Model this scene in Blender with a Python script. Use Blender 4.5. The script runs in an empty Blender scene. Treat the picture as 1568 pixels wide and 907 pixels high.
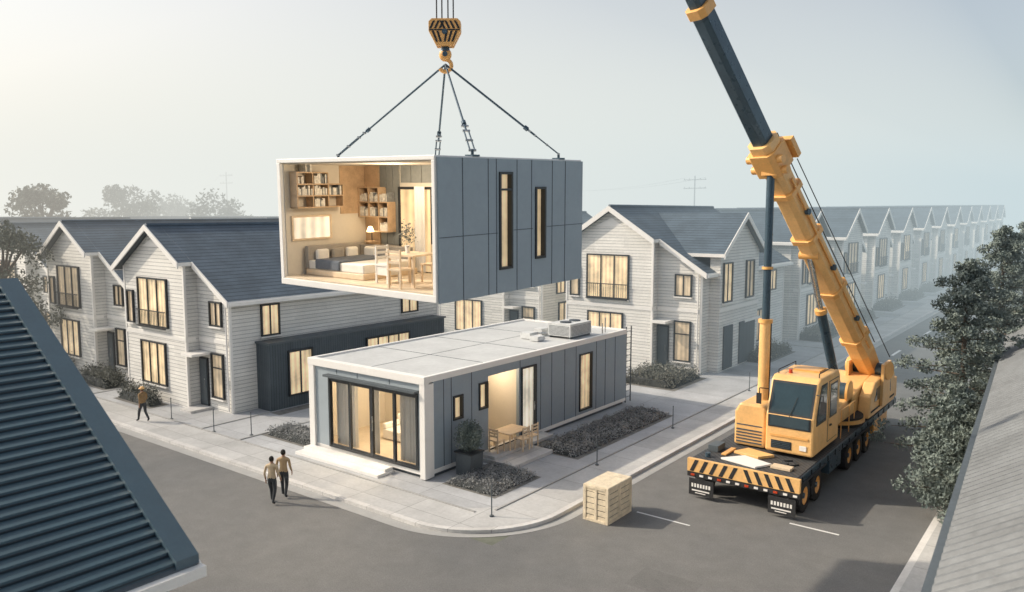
import bpy, math, random, bmesh
import numpy as np
from mathutils import Matrix, Vector
random.seed(7); rng=np.random.default_rng(11)
C=bpy.context.scene
rad=math.radians
# ------------------------------------------------------------------ materials
def newmat(n):
    m=bpy.data.materials.new(n); m.use_nodes=True
    nt=m.node_tree; b=nt.nodes['Principled BSDF']; return m,nt,b
def mth(nt,op,a,b=None):
    n=nt.nodes.new('ShaderNodeMath'); n.operation=op
    for i,v in enumerate((a,b)):
        if v is None: continue
        if isinstance(v,(int,float)): n.inputs[i].default_value=v
        else: nt.links.new(v,n.inputs[i])
    return n.outputs[0]
def mixc(nt,f,a,b):
    n=nt.nodes.new('ShaderNodeMix'); n.data_type='RGBA'
    for s,v in ((n.inputs[0],f),(n.inputs[6],a),(n.inputs[7],b)):
        if isinstance(v,(int,float)): s.default_value=v
        elif isinstance(v,tuple): s.default_value=(*v,1)
        else: nt.links.new(v,s)
    return n.outputs[2]
def noise(nt,sc,det=4,rough=.6,vec=None):
    n=nt.nodes.new('ShaderNodeTexNoise'); n.inputs['Scale'].default_value=sc
    n.inputs['Detail'].default_value=det; n.inputs['Roughness'].default_value=rough
    if vec is None:
        vec=nt.nodes.new('ShaderNodeNewGeometry').outputs['Position']
    nt.links.new(vec,n.inputs['Vector']); return n.outputs['Fac']
def maprange(nt,v,a,b,c=0,d=1):
    n=nt.nodes.new('ShaderNodeMapRange'); nt.links.new(v,n.inputs[0])
    for i,x in enumerate((a,b,c,d)): n.inputs[i+1].default_value=x
    return n.outputs[0]
def vscale(nt,c,f):
    mm=nt.nodes.new('ShaderNodeVectorMath'); mm.operation='SCALE'; nt.links.new(c,mm.inputs[0]); nt.links.new(f,mm.inputs['Scale']); return mm.outputs[0]
def bump(nt,b,h,dist,strength=1):
    n=nt.nodes.new('ShaderNodeBump'); n.inputs['Distance'].default_value=dist; n.inputs['Strength'].default_value=strength
    nt.links.new(h,n.inputs['Height']); nt.links.new(n.outputs[0],b.inputs['Normal'])
def sc(c,k): return tuple(x*k for x in c)
def plain(name,col,rough=.6,metal=0,var=.12,ns=1.5,bmp=0,bs=30,emit=None,es=0,coat=0):
    m,nt,b=newmat(name)
    f=mth(nt,'ADD',mth(nt,'MULTIPLY',noise(nt,ns,5),.6),mth(nt,'MULTIPLY',noise(nt,ns*9,4),.4))
    f=maprange(nt,f,.35,.65)
    nt.links.new(mixc(nt,f,sc(col,1-var),sc(col,1+var)),b.inputs['Base Color'])
    nt.links.new(maprange(nt,noise(nt,ns*3,4),.3,.7,max(.03,rough-.08),min(1,rough+.08)),b.inputs['Roughness'])
    b.inputs['Metallic'].default_value=metal
    b.inputs['Coat Weight'].default_value=coat
    if bmp: bump(nt,b,noise(nt,bs,4),bmp)
    if emit: b.inputs['Emission Color'].default_value=(*emit,1); b.inputs['Emission Strength'].default_value=es
    return m
def lined(name,col,axis,step,dark,rough=.7,dist=.02,gap=.12,var=.1,metal=0,tooth=True):
    m,nt,b=newmat(name)
    g=nt.nodes.new('ShaderNodeNewGeometry'); s=nt.nodes.new('ShaderNodeSeparateXYZ'); nt.links.new(g.outputs['Position'],s.inputs[0])
    v=s.outputs[2] if axis=='z' else mth(nt,'ADD',s.outputs[0],s.outputs[1])
    fr=mth(nt,'FRACT',mth(nt,'DIVIDE',mth(nt,'ADD',v,500.0),step))
    line=mth(nt,'LESS_THAN',fr,gap)
    f=maprange(nt,noise(nt,.8,5),.35,.65)
    c=mixc(nt,f,sc(col,1-var),sc(col,1+var))
    row=mth(nt,'FLOOR',mth(nt,'DIVIDE',mth(nt,'ADD',v,500.0),step))
    cx=nt.nodes.new('ShaderNodeCombineXYZ'); nt.links.new(mth(nt,'FLOOR',mth(nt,'MULTIPLY',mth(nt,'ADD',s.outputs[0],mth(nt,'MULTIPLY',s.outputs[1],1.0)),.45)),cx.inputs[0]); nt.links.new(row,cx.inputs[1])
    wn=nt.nodes.new('ShaderNodeTexWhiteNoise'); nt.links.new(cx.outputs[0],wn.inputs['Vector'])
    f2=mth(nt,'ADD',maprange(nt,noise(nt,14,3),.3,.7,.9,1.06),maprange(nt,wn.outputs[0],0,1,-.07,.07))
    nt.links.new(mixc(nt,line,vscale(nt,c,f2),dark),b.inputs['Base Color'])
    b.inputs['Roughness'].default_value=rough; b.inputs['Metallic'].default_value=metal
    h=mth(nt,'SUBTRACT',1.0,fr) if tooth else mth(nt,'SUBTRACT',1.0,line)
    bump(nt,b,h,dist)
    return m
def paving(name,col,bx,by,mort=.012):
    m,nt,b=newmat(name)
    g=nt.nodes.new('ShaderNodeNewGeometry')
    t=nt.nodes.new('ShaderNodeTexBrick'); t.offset=0; nt.links.new(g.outputs['Position'],t.inputs['Vector'])
    t.inputs['Scale'].default_value=1; t.inputs['Brick Width'].default_value=bx; t.inputs['Row Height'].default_value=by
    t.inputs['Mortar Size'].default_value=mort; t.inputs['Mortar Smooth'].default_value=.2
    t.inputs['Color1'].default_value=(*sc(col,.9),1); t.inputs['Color2'].default_value=(*sc(col,1.06),1); t.inputs['Mortar'].default_value=(*sc(col,.5),1)
    f=mth(nt,'MULTIPLY',maprange(nt,noise(nt,.5,7,.65),.3,.7,.80,1.1),maprange(nt,noise(nt,7,5,.7),.3,.7,.9,1.08))
    nt.links.new(vscale(nt,t.outputs[0],f),b.inputs['Base Color']); b.inputs['Roughness'].default_value=.85
    bump(nt,b,noise(nt,40,4),.004)
    return m
def asphaltmat(name,k=1.0):
    m,nt,b=newmat(name)
    f=maprange(nt,noise(nt,.12,6,.6),.35,.65)
    c=mixc(nt,f,sc((.138,.141,.141),k),sc((.180,.178,.170),k))
    g=mth(nt,'MULTIPLY',maprange(nt,noise(nt,26,3,.7),.3,.7,.78,1.22),maprange(nt,noise(nt,1.3,6,.7),.3,.7,.88,1.10))
    nt.links.new(vscale(nt,c,g),b.inputs['Base Color']); b.inputs['Roughness'].default_value=.8
    bump(nt,b,noise(nt,60,3),.01); return m
def curtain(name,col,es,freq=9.0):
    m,nt,b=newmat(name)
    g=nt.nodes.new('ShaderNodeNewGeometry'); s=nt.nodes.new('ShaderNodeSeparateXYZ'); nt.links.new(g.outputs['Position'],s.inputs[0])
    v=mth(nt,'MULTIPLY',mth(nt,'ADD',s.outputs[0],s.outputs[1]),freq*2.2)
    w=mth(nt,'ADD',mth(nt,'MULTIPLY',mth(nt,'SINE',v),.14),mth(nt,'MULTIPLY',noise(nt,.9,3),1.3))
    f=maprange(nt,w,.3,1.0)
    c=mixc(nt,f,sc(col,.42),col)
    nt.links.new(c,b.inputs['Base Color']); nt.links.new(c,b.inputs['Emission Color'])
    b.inputs['Emission Strength'].default_value=es; b.inputs['Roughness'].default_value=.5
    b.inputs['Coat Weight'].default_value=.7; b.inputs['Coat Roughness'].default_value=.03
    m.cycles.emission_sampling='NONE'
    return m
def glassmat():
    m=bpy.data.materials.new('glass'); m.use_nodes=True; nt=m.node_tree; nt.nodes.clear()
    o=nt.nodes.new('ShaderNodeOutputMaterial'); mx=nt.nodes.new('ShaderNodeMixShader')
    t=nt.nodes.new('ShaderNodeBsdfTransparent'); t.inputs[0].default_value=(.95,.96,.96,1)
    g=nt.nodes.new('ShaderNodeBsdfGlossy'); g.inputs['Roughness'].default_value=.03
    f=nt.nodes.new('ShaderNodeFresnel'); f.inputs[0].default_value=1.35
    nt.links.new(f.outputs[0],mx.inputs[0]); nt.links.new(t.outputs[0],mx.inputs[1]); nt.links.new(g.outputs[0],mx.inputs[2]); nt.links.new(mx.outputs[0],o.inputs[0]); return m
def leafmat(name,c1,c2):
    m,nt,b=newmat(name)
    f=maprange(nt,noise(nt,1.7,4),.38,.62); f2=maprange(nt,noise(nt,17,2),.3,.7)
    f=mth(nt,'MULTIPLY',mth(nt,'ADD',f,f2),.5)
    nt.links.new(mixc(nt,f,c1,c2),b.inputs['Base Color']); b.inputs['Roughness'].default_value=.7
    b.inputs['Specular IOR Level'].default_value=.25
    return m
M={}
M['asphalt']=asphaltmat('asphalt'); M['patch']=asphaltmat('asphalt_patch',.88)
M['pave']=paving('pavement_slabs',(.50,.50,.49),2.4,1.9)
M['lotpave']=paving('lot_paving',(.45,.46,.47),3.3,2.6)
M['drive']=paving('driveway',(.34,.35,.36),6.1,1.5)
M['kerb']=paving('kerb_concrete',(.62,.61,.59),1.2,60,.01)
M['gutterc']=plain('gutter_concrete',(.36,.36,.35),.85,var=.1)
M['soil']=plain('ground_grass',(.14,.15,.12),.95,var=.3,ns=.2)
M['mulch']=plain('planting_mulch',(.19,.185,.17),.95,var=.35,ns=3,bmp=.02,bs=12)
M['paint']=plain('road_paint',(.7,.7,.68),.7,var=.15,ns=3)
M['siding']=lined('white_siding',(.73,.715,.67),'z',.2,(.34,.34,.34),.65,.03,.13,var=.05)  # dark line per board: groove shade put into the colour
M['trim']=plain('white_trim',(.82,.80,.76),.5,var=.04)
M['tile']=lined('roof_tiles',(.085,.118,.15),'z',.16,(.03,.042,.056),.6,.05,.16,var=.18)
M['dark']=lined('dark_cladding',(.075,.095,.11),'xy',.16,(.035,.045,.05),.6,.03,.18,tooth=False)
M['darkgrey']=plain('dark_grey_paint',(.09,.108,.12),.5)
M['frame']=plain('black_window_frame',(.024,.028,.032),.4)
M['panel']=plain('facade_panel',(.28,.335,.38),.42,var=.05,ns=.7)
M['panel2']=plain('facade_panel_light',(.34,.39,.42),.5,var=.05,ns=.7)
M['seam']=plain('panel_seam',(.07,.085,.10),.7)
M['roofw']=plain('module_roof_membrane',(.54,.55,.54),.7,var=.11,ns=.6)
M['white']=plain('white_frame',(.82,.80,.76),.45,var=.04)
M['cwarm']=curtain('lit_curtain',(.92,.70,.42),.66)
M['cdim']=curtain('dim_curtain',(.76,.60,.40),.28)
M['clight']=curtain('white_door_blind',(.92,.84,.68),.75)
M['glass']=glassmat()
M['inwall']=plain('interior_wall',(.66,.60,.50),.8,var=.04)
M['ingrey']=plain('interior_grey_panel',(.22,.23,.22),.6)
M['wood']=plain('oak_wood',(.52,.36,.22),.5,var=.2,ns=4)
M['woodl']=plain('light_wood',(.70,.55,.38),.55,var=.12,ns=5)
M['floorw']=plain('interior_floor',(.62,.52,.39),.45,var=.1,ns=3)
M['linen']=plain('bed_linen',(.78,.75,.69),.9,var=.05,bmp=.01,bs=8)
M['blanket']=plain('dark_blanket',(.12,.14,.17),.95,var=.15,bmp=.01,bs=10)
M['pillow']=plain('grey_pillow',(.34,.31,.27),.9)
M['books']=plain('books',(.70,.66,.58),.8,var=.35,ns=14)
M['book2']=plain('dark_books',(.20,.21,.21),.8,var=.4,ns=14)
M['lampm']=plain('lamp_shade',(.9,.7,.4),.6,emit=(1,.72,.38),es=5)
M['orange']=plain('crane_orange_paint',(.78,.41,.125),.42,var=.14,ns=1.2,coat=.2)
M['orange2']=plain('crane_light_orange_paint',(.82,.49,.19),.44,var=.13,coat=.2)
M['black']=plain('black_rubber',(.022,.023,.025),.75,var=.3,ns=8)
M['steel']=plain('dark_steel',(.05,.085,.115),.32,metal=.3,var=.15)
M['chrome']=plain('bright_steel',(.45,.47,.48),.25,metal=.9)
M['deck']=lined('steel_deck',(.065,.068,.07),'xy',.22,(.025,.025,.025),.6,.02,.25,tooth=False)
M['cabglass']=plain('cab_glass',(.035,.06,.075),.05,coat=1)
M['red']=plain('tail_light',(.5,.06,.02),.3)
M['crate']=plain('crate_wood',(.70,.60,.44),.75,var=.2,ns=5,bmp=.01)
M['bark']=plain('bark',(.12,.10,.08),.9,var=.3,ns=9,bmp=.02)
M['leaf']=leafmat('tree_leaves',(.09,.105,.09),(.22,.225,.18))
M['conif']=leafmat('conifer_leaves',(.085,.115,.115),(.25,.29,.25))
M['lav']=leafmat('lavender_bed_leaves',(.19,.20,.205),(.46,.46,.44))
M['hedge']=leafmat('hedge_leaves',(.11,.12,.11),(.27,.27,.23))
M['tin']=lined('teal_roof_sheet',(.030,.068,.092),'z',.125,(.010,.02,.028),.45,.05,.25)
M['tinflash']=plain('ridge_flashing',(.07,.115,.145),.45,var=.08)
M['tin3']=plain('grey_roof_sheet',(.15,.16,.165),.6,var=.22,ns=.8)
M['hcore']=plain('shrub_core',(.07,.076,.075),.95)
M['ac']=plain('ac_white',(.6,.61,.6),.5)
M['skin']=plain('skin',(.36,.20,.13),.6,var=.05)
M['hair']=plain('hair',(.02,.016,.013),.8)
M['shirt']=plain('beige_shirt',(.56,.44,.29),.9,var=.1,ns=6,bmp=.01,bs=12)
M['shirt2']=plain('tan_jacket',(.46,.33,.19),.9,var=.1,ns=6,bmp=.01,bs=12)
M['hivis']=plain('brown_vest',(.30,.19,.09),.9,var=.15,ns=6)
M['pants']=plain('dark_trousers',(.05,.055,.06),.9,var=.15,ns=6,bmp=.01,bs=12)
M['pole']=plain('utility_pole',(.12,.12,.12),.9)
# ------------------------------------------------------------------ mesh builder
def empty(name,loc=(0,0,0),rot=(0,0,0),scale=(1,1,1)):
    e=bpy.data.objects.new(name,None); e.location=loc; e.rotation_euler=rot; e.scale=scale; C.collection.objects.link(e); return e
class MB:
    def __init__(s): s.v=[];s.f=[];s.m=[];s.sm=[];s.mats=[];s.M=Matrix()
    def mi(s,k):
        if k not in s.mats: s.mats.append(k)
        return s.mats.index(k)
    def add(s,vs,fs,k,smooth=False):
        o=len(s.v); s.v+= [tuple(s.M@Vector(p)) for p in vs]
        for i,f in enumerate(fs):
            s.f.append([o+j for j in f]); s.m.append(s.mi(k[i] if isinstance(k,list) else k)); s.sm.append(smooth)
    def box(s,x0,y0,z0,x1,y1,z1,k):
        if x0>x1:x0,x1=x1,x0
        if y0>y1:y0,y1=y1,y0
        if z0>z1:z0,z1=z1,z0
        s.add([(x0,y0,z0),(x1,y0,z0),(x1,y1,z0),(x0,y1,z0),(x0,y0,z1),(x1,y0,z1),(x1,y1,z1),(x0,y1,z1)],
         [(0,3,2,1),(4,5,6,7),(0,1,5,4),(1,2,6,5),(2,3,7,6),(3,0,4,7)],k)
    def prism(s,poly,axis,a,b,k,kc=None):
        n=len(poly)
        def P(p,t):
            return (p[0],t,p[1]) if axis=='y' else ((t,p[0],p[1]) if axis=='x' else (p[0],p[1],t))
        vs=[P(p,a) for p in poly]+[P(p,b) for p in poly]
        fs=[(i,(i+1)%n,n+(i+1)%n,n+i) for i in range(n)]+[tuple(range(n))[::-1],tuple(range(n,2*n))]
        ks=(k if isinstance(k,list) else [k]*n)+[kc or (k[-1] if isinstance(k,list) else k)]*2
        s.add(vs,fs,ks)
    def cyl(s,p0,p1,r0,r1=None,n=12,k='steel',cap=True,smooth=True):
        r1=r0 if r1 is None else r1
        p0=Vector(p0);p1=Vector(p1);d=(p1-p0)
        if d.length<1e-6:return
        d.normalize(); a=Vector((0,0,1)) if abs(d.z)<.9 else Vector((1,0,0)); u=d.cross(a).normalized(); w=d.cross(u)
        vs=[]
        for p,r in((p0,r0),(p1,r1)):
            for i in range(n):
                t=2*math.pi*i/n; vs.append(p+u*math.cos(t)*r+w*math.sin(t)*r)
        s.add(vs,[(i,(i+1)%n,n+(i+1)%n,n+i) for i in range(n)],k,smooth)
        if cap: s.add(vs,[tuple(range(n))[::-1],tuple(range(n,2*n))],k)
    def tube(s,pts,r,n=8,k='steel'):
        for a,b in zip(pts[:-1],pts[1:]): s.cyl(a,b,r,r,n,k)
    def lathe(s,prof,c,axis,n,k,smooth=True):
        vs=[];c=Vector(c)
        for (r,h) in prof:
            for i in range(n):
                t=2*math.pi*(i+(.5 if not smooth else 0))/n;a,b=r*math.cos(t),r*math.sin(t)
                vs.append(c+Vector({'x':(h,a,b),'y':(a,h,b),'z':(a,b,h)}[axis]))
        m=len(prof)
        fs=[(j*n+i,j*n+(i+1)%n,(j+1)*n+(i+1)%n,(j+1)*n+i) for j in range(m-1) for i in range(n)]
        s.add(vs,fs,k,smooth)
    def ell(s,c,r,k,n=12,m=8):
        vs=[];
        for j in range(m+1):
            ph=math.pi*j/m
            for i in range(n):
                t=2*math.pi*i/n; vs.append((c[0]+r[0]*math.sin(ph)*math.cos(t),c[1]+r[1]*math.sin(ph)*math.sin(t),c[2]+r[2]*math.cos(ph)))
        s.add(vs,[(j*n+i,j*n+(i+1)%n,(j+1)*n+(i+1)%n,(j+1)*n+i) for j in range(m) for i in range(n)],k,True)
    def obj(s,name,parent=None,bevel=0,recalc=True):
        me=bpy.data.meshes.new(name); me.from_pydata(s.v,[],s.f)
        for k in s.mats: me.materials.append(M[k])
        me.polygons.foreach_set('material_index',s.m); me.polygons.foreach_set('use_smooth',s.sm)
        if recalc:
            bm=bmesh.new(); bm.from_mesh(me); bmesh.ops.recalc_face_normals(bm,faces=bm.faces); bm.to_mesh(me); bm.free()
        o=bpy.data.objects.new(name,me); C.collection.objects.link(o)
        if parent: o.parent=parent
        if bevel:
            b=o.modifiers.new('b','BEVEL'); b.width=bevel; b.segments=2; b.limit_method='ANGLE'
        return o
def win(mb,O,u,n,u0,u1,v0,v1,cols=1,transom=None,pane='cwarm',fw=.09,dep=.12,sill=True,fk='frame'):
    O=Vector(O);u=Vector(u);n=Vector(n);z=Vector((0,0,1))
    old=mb.M.copy()
    R=Matrix((u,n,z)).transposed().to_4x4(); mb.M=old@Matrix.Translation(O)@R
    mb.box(u0-fw,-.01,v0-fw,u0,dep,v1+fw,fk); mb.box(u1,-.01,v0-fw,u1+fw,dep,v1+fw,fk)
    mb.box(u0,-.01,v0-fw,u1,dep-.003,v0,fk); mb.box(u0,-.01,v1,u1,dep-.003,v1+fw,fk)
    mb.box(u0,-.01,v0,u1,.025,v1,pane)
    for i in range(1,cols):
        x=u0+(u1-u0)*i/cols; mb.box(x-.035,.02,v0,x+.035,dep-.03,v1,fk)
    if transom: mb.box(u0,.02,transom-.03,u1,dep-.035,transom+.03,fk)
    if sill: mb.box(u0-fw-.04,0.002,v0-fw-.07,u1+fw+.04,dep+.06,v0-fw,'trim')
    mb.M=old
def leaves(name,pts,size,mat,parent):
    pts=np.asarray(pts);n=len(pts)
    a=rng.normal(size=(n,3)); a/=np.linalg.norm(a,axis=1)[:,None]
    b=rng.normal(size=(n,3)); b-=a*(a*b).sum(1)[:,None]; b/=np.linalg.norm(b,axis=1)[:,None]
    s=size*(.6+.8*rng.random((n,1)))
    q=np.stack([pts-a*s,pts+b*s*.5,pts+a*s,pts-b*s*.5],1).reshape(-1,3)
    me=bpy.data.meshes.new(name); me.vertices.add(n*4); me.vertices.foreach_set('co',q.ravel().astype(np.float32))
    me.loops.add(n*4); me.loops.foreach_set('vertex_index',np.arange(n*4,dtype=np.int32))
    me.polygons.add(n); me.polygons.foreach_set('loop_start',np.arange(0,n*4,4,dtype=np.int32)); me.polygons.foreach_set('loop_total',np.full(n,4,dtype=np.int32))
    me.update(calc_edges=True); me.materials.append(M[mat])
    o=bpy.data.objects.new(name,me); C.collection.objects.link(o); o.parent=parent; return o
# ------------------------------------------------------------------ ground
def sheet(name,poly,z,k,th=None):
    mb=MB()
    if th: mb.prism(poly,'z',z-th,z,k)
    else: mb.add([(x,y,z) for x,y in poly],[tuple(range(len(poly)))],k)
    return mb.obj(name)
def arc(cx,cy,r,a0,a1,n=14): return [(cx+r*math.cos(rad(a0+(a1-a0)*i/n)),cy+r*math.sin(rad(a0+(a1-a0)*i/n))) for i in range(n+1)]
sheet('ground',[(-3000,-3000),(3000,-3000),(3000,3000),(-3000,3000)],0,'soil')
FAR=420
sheet('road',[(-300,7.5),(-4.2,7.5),(-4.2,FAR),(-15,FAR),(-15,18.5),(-300,18.5)],.004,'asphalt')
mb=MB()
for p in ([(-30,12.1),(-26.4,12.1),(-26.4,13.9),(-30,13.9)],[(-13.4,31),(-11.9,31),(-11.9,37),(-13.4,37)],[(-10.4,18.8),(-8.6,18.8),(-8.6,20.1),(-10.4,20.1)]):
    mb.add([(x,y,.0085) for x,y in p],[(0,1,2,3)],'patch')
mb.obj('road_repair_patches')
def block(inset,R):
    y0=18.1+inset;x1=-14.6-inset;r=max(R-inset,.3)
    return [(-300,y0)]+arc(x1-r,y0+r,r,-90,0)+[(x1,FAR),(-300,FAR)]
sheet('gutter',block(-.45,4.0),.012,'gutterc')
sheet('kerb',block(0,3.6),.13,'kerb',.13)
sheet('pavement',block(.22,3.6),.134,'pave')
sheet('lot_paving',block(1.95,3.6),.138,'lotpave')
mb=MB()
mb.box(-300,20.0,.10,-17.0,20.08,.17,'gutterc'); mb.box(-16.58,20.6,.10,-16.5,FAR,.17,'gutterc')
for x in (-31.2,-34.3,-46.0,-60.5): mb.box(x,20.1,.11,x+.09,24,.175,'gutterc')
for i in range(12): mb.box(-20.4,61.4+12.3*i,.11,-16.6,61.5+12.3*i,.175,'gutterc')
mb.obj('edging_strip')
def flat(name,rects,z,k):
    mb=MB()
    for a,b,c,d in rects: mb.add([(a,b,z),(c,b,z),(c,d,z),(a,d,z)],[(0,1,2,3)],k)
    mb.obj(name)
flat('planting_mulch',[(-31.1,21.2,-27.65,23.1),(-19.85,21.45,-17.25,24.4),(-19.8,27.1,-17.3,36.2),(-23.6,41.2,-19.7,45.8),(-20.4,52.6,-18.3,58.8),(-44,20.5,-40,21.65),(-50.5,21.1,-46.3,22.8),(-34.2,23.9,-33.4,38)]+[(-20.3,64.2+12.3*i,-17.9,71.3+12.3*i) for i in range(12)],.143,'mulch')
flat('driveway',[(-19.7,48.0,-16.7,51.6)]+[(-20.5,71.6+12.3*i,-16.7,75.4+12.3*i) for i in range(12)],.1425,'drive')
sheet('far_pavement_kerb',[(-4.25,10),(-4.05,10),(-4.05,FAR),(-4.25,FAR)],.13,'kerb',.13)
sheet('far_pavement',[(-4.05,10),(-1.5,10),(-1.5,FAR),(-4.05,FAR)],.134,'pave',.13)
sheet('near_pavement',[(-300,-40),(-4.3,-40),(-4.3,7.6),(-300,7.6)],.13,'pave',.12)
mb=MB()
for i in range(26):
    y=56+i*6.2; mb.box(-12.5,y,.005,-12.3,y+2.8,.009,'paint')
mb.box(-12.7,23.75,.005,-10.7,23.83,.009,'paint'); mb.box(-8.1,26.0,.005,-6.5,26.09,.009,'paint')
mb.obj('road_markings')
# ------------------------------------------------------------------ houses
def house_mesh(annex=True,variant=0,side_gable=False):
    mb=MB(); W=10.;L=15.5; ax,az=-6.2,9.8
    sl=.579
    def rz(x): return az-abs(x-ax)*sl
    mb.prism([(-W,0),(0,0),(0,rz(0)-.22),(ax,az-.22),(-W,rz(-W)-.22)],'y',0,L,'siding')
    bx0,bx1=-9.75,-3.1
    mb.prism([(bx0,0),(bx1,0),(bx1,rz(bx1)-.24),(ax,az-.24),(bx0,rz(bx0)-.24)],'y',-.75,-.003,'siding')
    def slope(xa,xb,y0,y1,th=.2,up=0.0):
        mb.prism([(xa,rz(xa)+up),(xb,rz(xb)+up),(xb,rz(xb)-th+up),(xa,rz(xa)-th+up)],'y',y0,y1,['tile','trim','darkgrey','tile'],'trim')
    slope(ax,bx1+.25,-1.15,-.353); slope(ax,-W-.35,-1.15,L+.4); slope(ax,.45,-.35,L+.4)
    mb.cyl((ax,-1.1,az+.0),(ax,L+.35,az+.0),.11,.11,8,'tile')
    def rake(xa,xb,y):
        mb.prism([(xa,rz(xa)+.03),(xb,rz(xb)+.03),(xb,rz(xb)-.3),(xa,rz(xa)-.3)],'y',y-.06,y,'trim')
    rake(ax,bx1+.27,-1.153); rake(ax,-W-.37,-1.153); rake(bx1+.27,.47,-.353)
    mb.box(.45,-.35,rz(.45)-.24,.6,L+.4,rz(.45)-.06,'trim')
    mb.box(-W-.5,-1.15,rz(-W-.35)-.24,-W-.35,L+.4,rz(-W-.35)-.06,'trim')
    mb.box(bx0-.03,-.78,3.62,bx1+.03,-.2,3.84,'trim'); mb.box(bx1+.03,-.04,3.62,.03,-.002,3.84,'trim')
    for x in (bx0,bx1): mb.box(x-.07,-.785,0,x+.07,-.65,3.6,'trim'); mb.box(x-.07,-.785,3.86,x+.07,-.65,rz(x)-.3,'trim')
    mb.box(-.08,-.035,0,.035,.1,rz(0)-.25,'trim')
    mb.box(0.002,L-.1,0,.035,L+.03,rz(0)-.25,'trim')
    mb.cyl((-.2,-.1,.1),(-.2,-.1,rz(0)-.3),.045,.045,8,'trim')
    u=(1,0,0);n=(0,-1,0)
    F=(0,-.75,0)
    win(mb,F,u,n,-8.0,-4.9,4.25,6.8,3,None,'cwarm' if variant!=1 else 'cdim')
    mb.prism([(bx0+2.3,8.6),(bx1-2.2,8.6),(ax,9.1)],'y',-.77,-.752,'trim')
    win(mb,F,u,n,-9.35,-8.75,4.3,6.0,1,None,'cdim')
    win(mb,F,u,n,-7.9,-5.3,1.0,3.25,3,None,'cwarm')
    for i in range(19): mb.box(-7.95+i*.165,-.98,4.2,-7.93+i*.165,-.96,5.05,'frame')
    mb.box(-8.05,-1.0,5.05,-4.85,-.94,5.1,'frame'); mb.box(-8.05,-1.0,4.12,-4.85,-.75,4.19,'frame')
    F=(0,0,0)
    win(mb,F,u,n,-1.75,-.75,4.6,5.75,2,None,'cdim')
    win(mb,F,u,n,-1.75,-.75,.75,3.0,1,2.3,'cdim')
    mb.box(-3.02,-.09,.14,-2.2,-.002,2.75,'frame'); mb.box(-2.95,-.12,.2,-2.28,-.09,2.65,'darkgrey'); mb.cyl((-2.38,-.2,1.2),(-2.38,-.2,1.7),.02,.02,6,'chrome')
    mb.box(-3.05,-1.1,2.95,-1.95,-.003,3.08,'trim')
    mb.box(-3.0,-1.3,.0,-1.9,-.003,.13,'kerb')
    us=(0,1,0);ns=(1,0,0)
    win(mb,(0,0,0),us,ns,1.9,2.9,3.95 if annex else 4.0,5.5,2,None,'cwarm')
    win(mb,(0,0,0),us,ns,12.2,13.5,4.15,5.4,2,None,'cwarm')
    win(mb,(-W,0,0),us,(-1,0,0),3,4.4,4.2,5.8,2,None,'cdim'); win(mb,(-W,0,0),us,(-1,0,0),9,10.4,1.2,2.9,2,None,'cdim')
    if annex:
        mb.box(.003,1.5,0,1.2,L-.6,3.55,'dark'); mb.box(.003,1.42,3.55,1.28,L-.5,3.66,'darkgrey')
        win(mb,(1.2,0,0),us,ns,2.7,4.15,.7,3.0,2,None,'cwarm',sill=False)
        win(mb,(1.2,0,0),us,ns,8.2,11.6,.7,3.0,4,None,'cwarm',sill=False)
    else:
        win(mb,(0,0,0),us,ns,2.2,3.6,.6,3.2,2,None,'cwarm')
        mb.box(.002,5.6,0,.07,8.2,2.6,'dark'); mb.box(.002,5.45,2.6,.8,8.35,2.75,'trim')
        win(mb,(0,0,0),us,ns,9.6,11.6,.9,2.9,3,None,'cdim')
    mb.cyl((-3.0,8,rz(-3)-.1),(-3.0,8,rz(-3)+.55),.09,.09,8,'darkgrey')
    if side_gable:
        gy,gz=4.6,9.4
        def gr(y): return gz-abs(y-gy)*.62
        y0,y1=1.2,8.0
        mb.prism([(y0,0),(y1,0),(y1,gr(y1)-.22),(gy,gz-.22),(y0,gr(y0)-.22)],'x',.003,.7,'siding')
        for a,b in((gy,y0-.4),(gy,y1+.4)):
            mb.prism([(a,gr(a)),(b,gr(b)),(b,gr(b)-.2),(a,gr(a)-.2)],'x',-6.0,1.1,['tile','trim','darkgrey','tile'],'trim')
            mb.prism([(a,gr(a)+.03),(b,gr(b)+.03),(b,gr(b)-.3),(a,gr(a)-.3)],'x',1.103,1.16,'trim')
        win(mb,(.7,0,0),us,ns,1.7,3.0,4.2,6.4,2,None,'cwarm'); win(mb,(.7,0,0),us,ns,5.6,6.9,4.2,6.4,2,None,'cdim')
        mb.box(.7,1.9,.1,.78,3.4,2.7,'dark'); mb.box(.7,4.6,.1,.78,7.4,2.7,'dark')
        mb.box(.7,1.2,3.62,.76,8.0,3.84,'trim')
    return mb
def hm(*a):
    h=house_mesh(*a).obj('walls_roof_windows'); m=h.data; bpy.data.objects.remove(h); return m
me1=hm(True,0); me2=hm(False,1); me3=hm(False,0,True)
def house(me,x,y,rz=0,s=(1,1,1)):
    e=empty('two_storey_house',(x,y,.13),(0,0,rz),s); o=bpy.data.objects.new('walls_roof_windows',me); C.collection.objects.link(o); o.parent=e; return e
house(me1,-35.5,22.6,s=(.94,1,.99))
house(me2,-48.2,23.8,s=(.96,1.1,1.0)); house(me2,-61.5,25.0,s=(1,1,.97)); house(me2,-75.5,25.0); house(me2,-89.,25.0)
house(me3,-20.5,46.5,s=(1,1,1.1))
house(me2,-33.6,47.5,s=(1,1,1.06)); house(me1,-47.5,48.5,s=(1,1,1.0)); house(me2,-61,48.5); house(me1,-75,48.5); house(me2,-89,48.5); 
for i in range(12):
    house(me2 if i%3 else me3,-20.6,73.9+12.3*i,rad(90),(1,1,1.08+.012*i))
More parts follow.
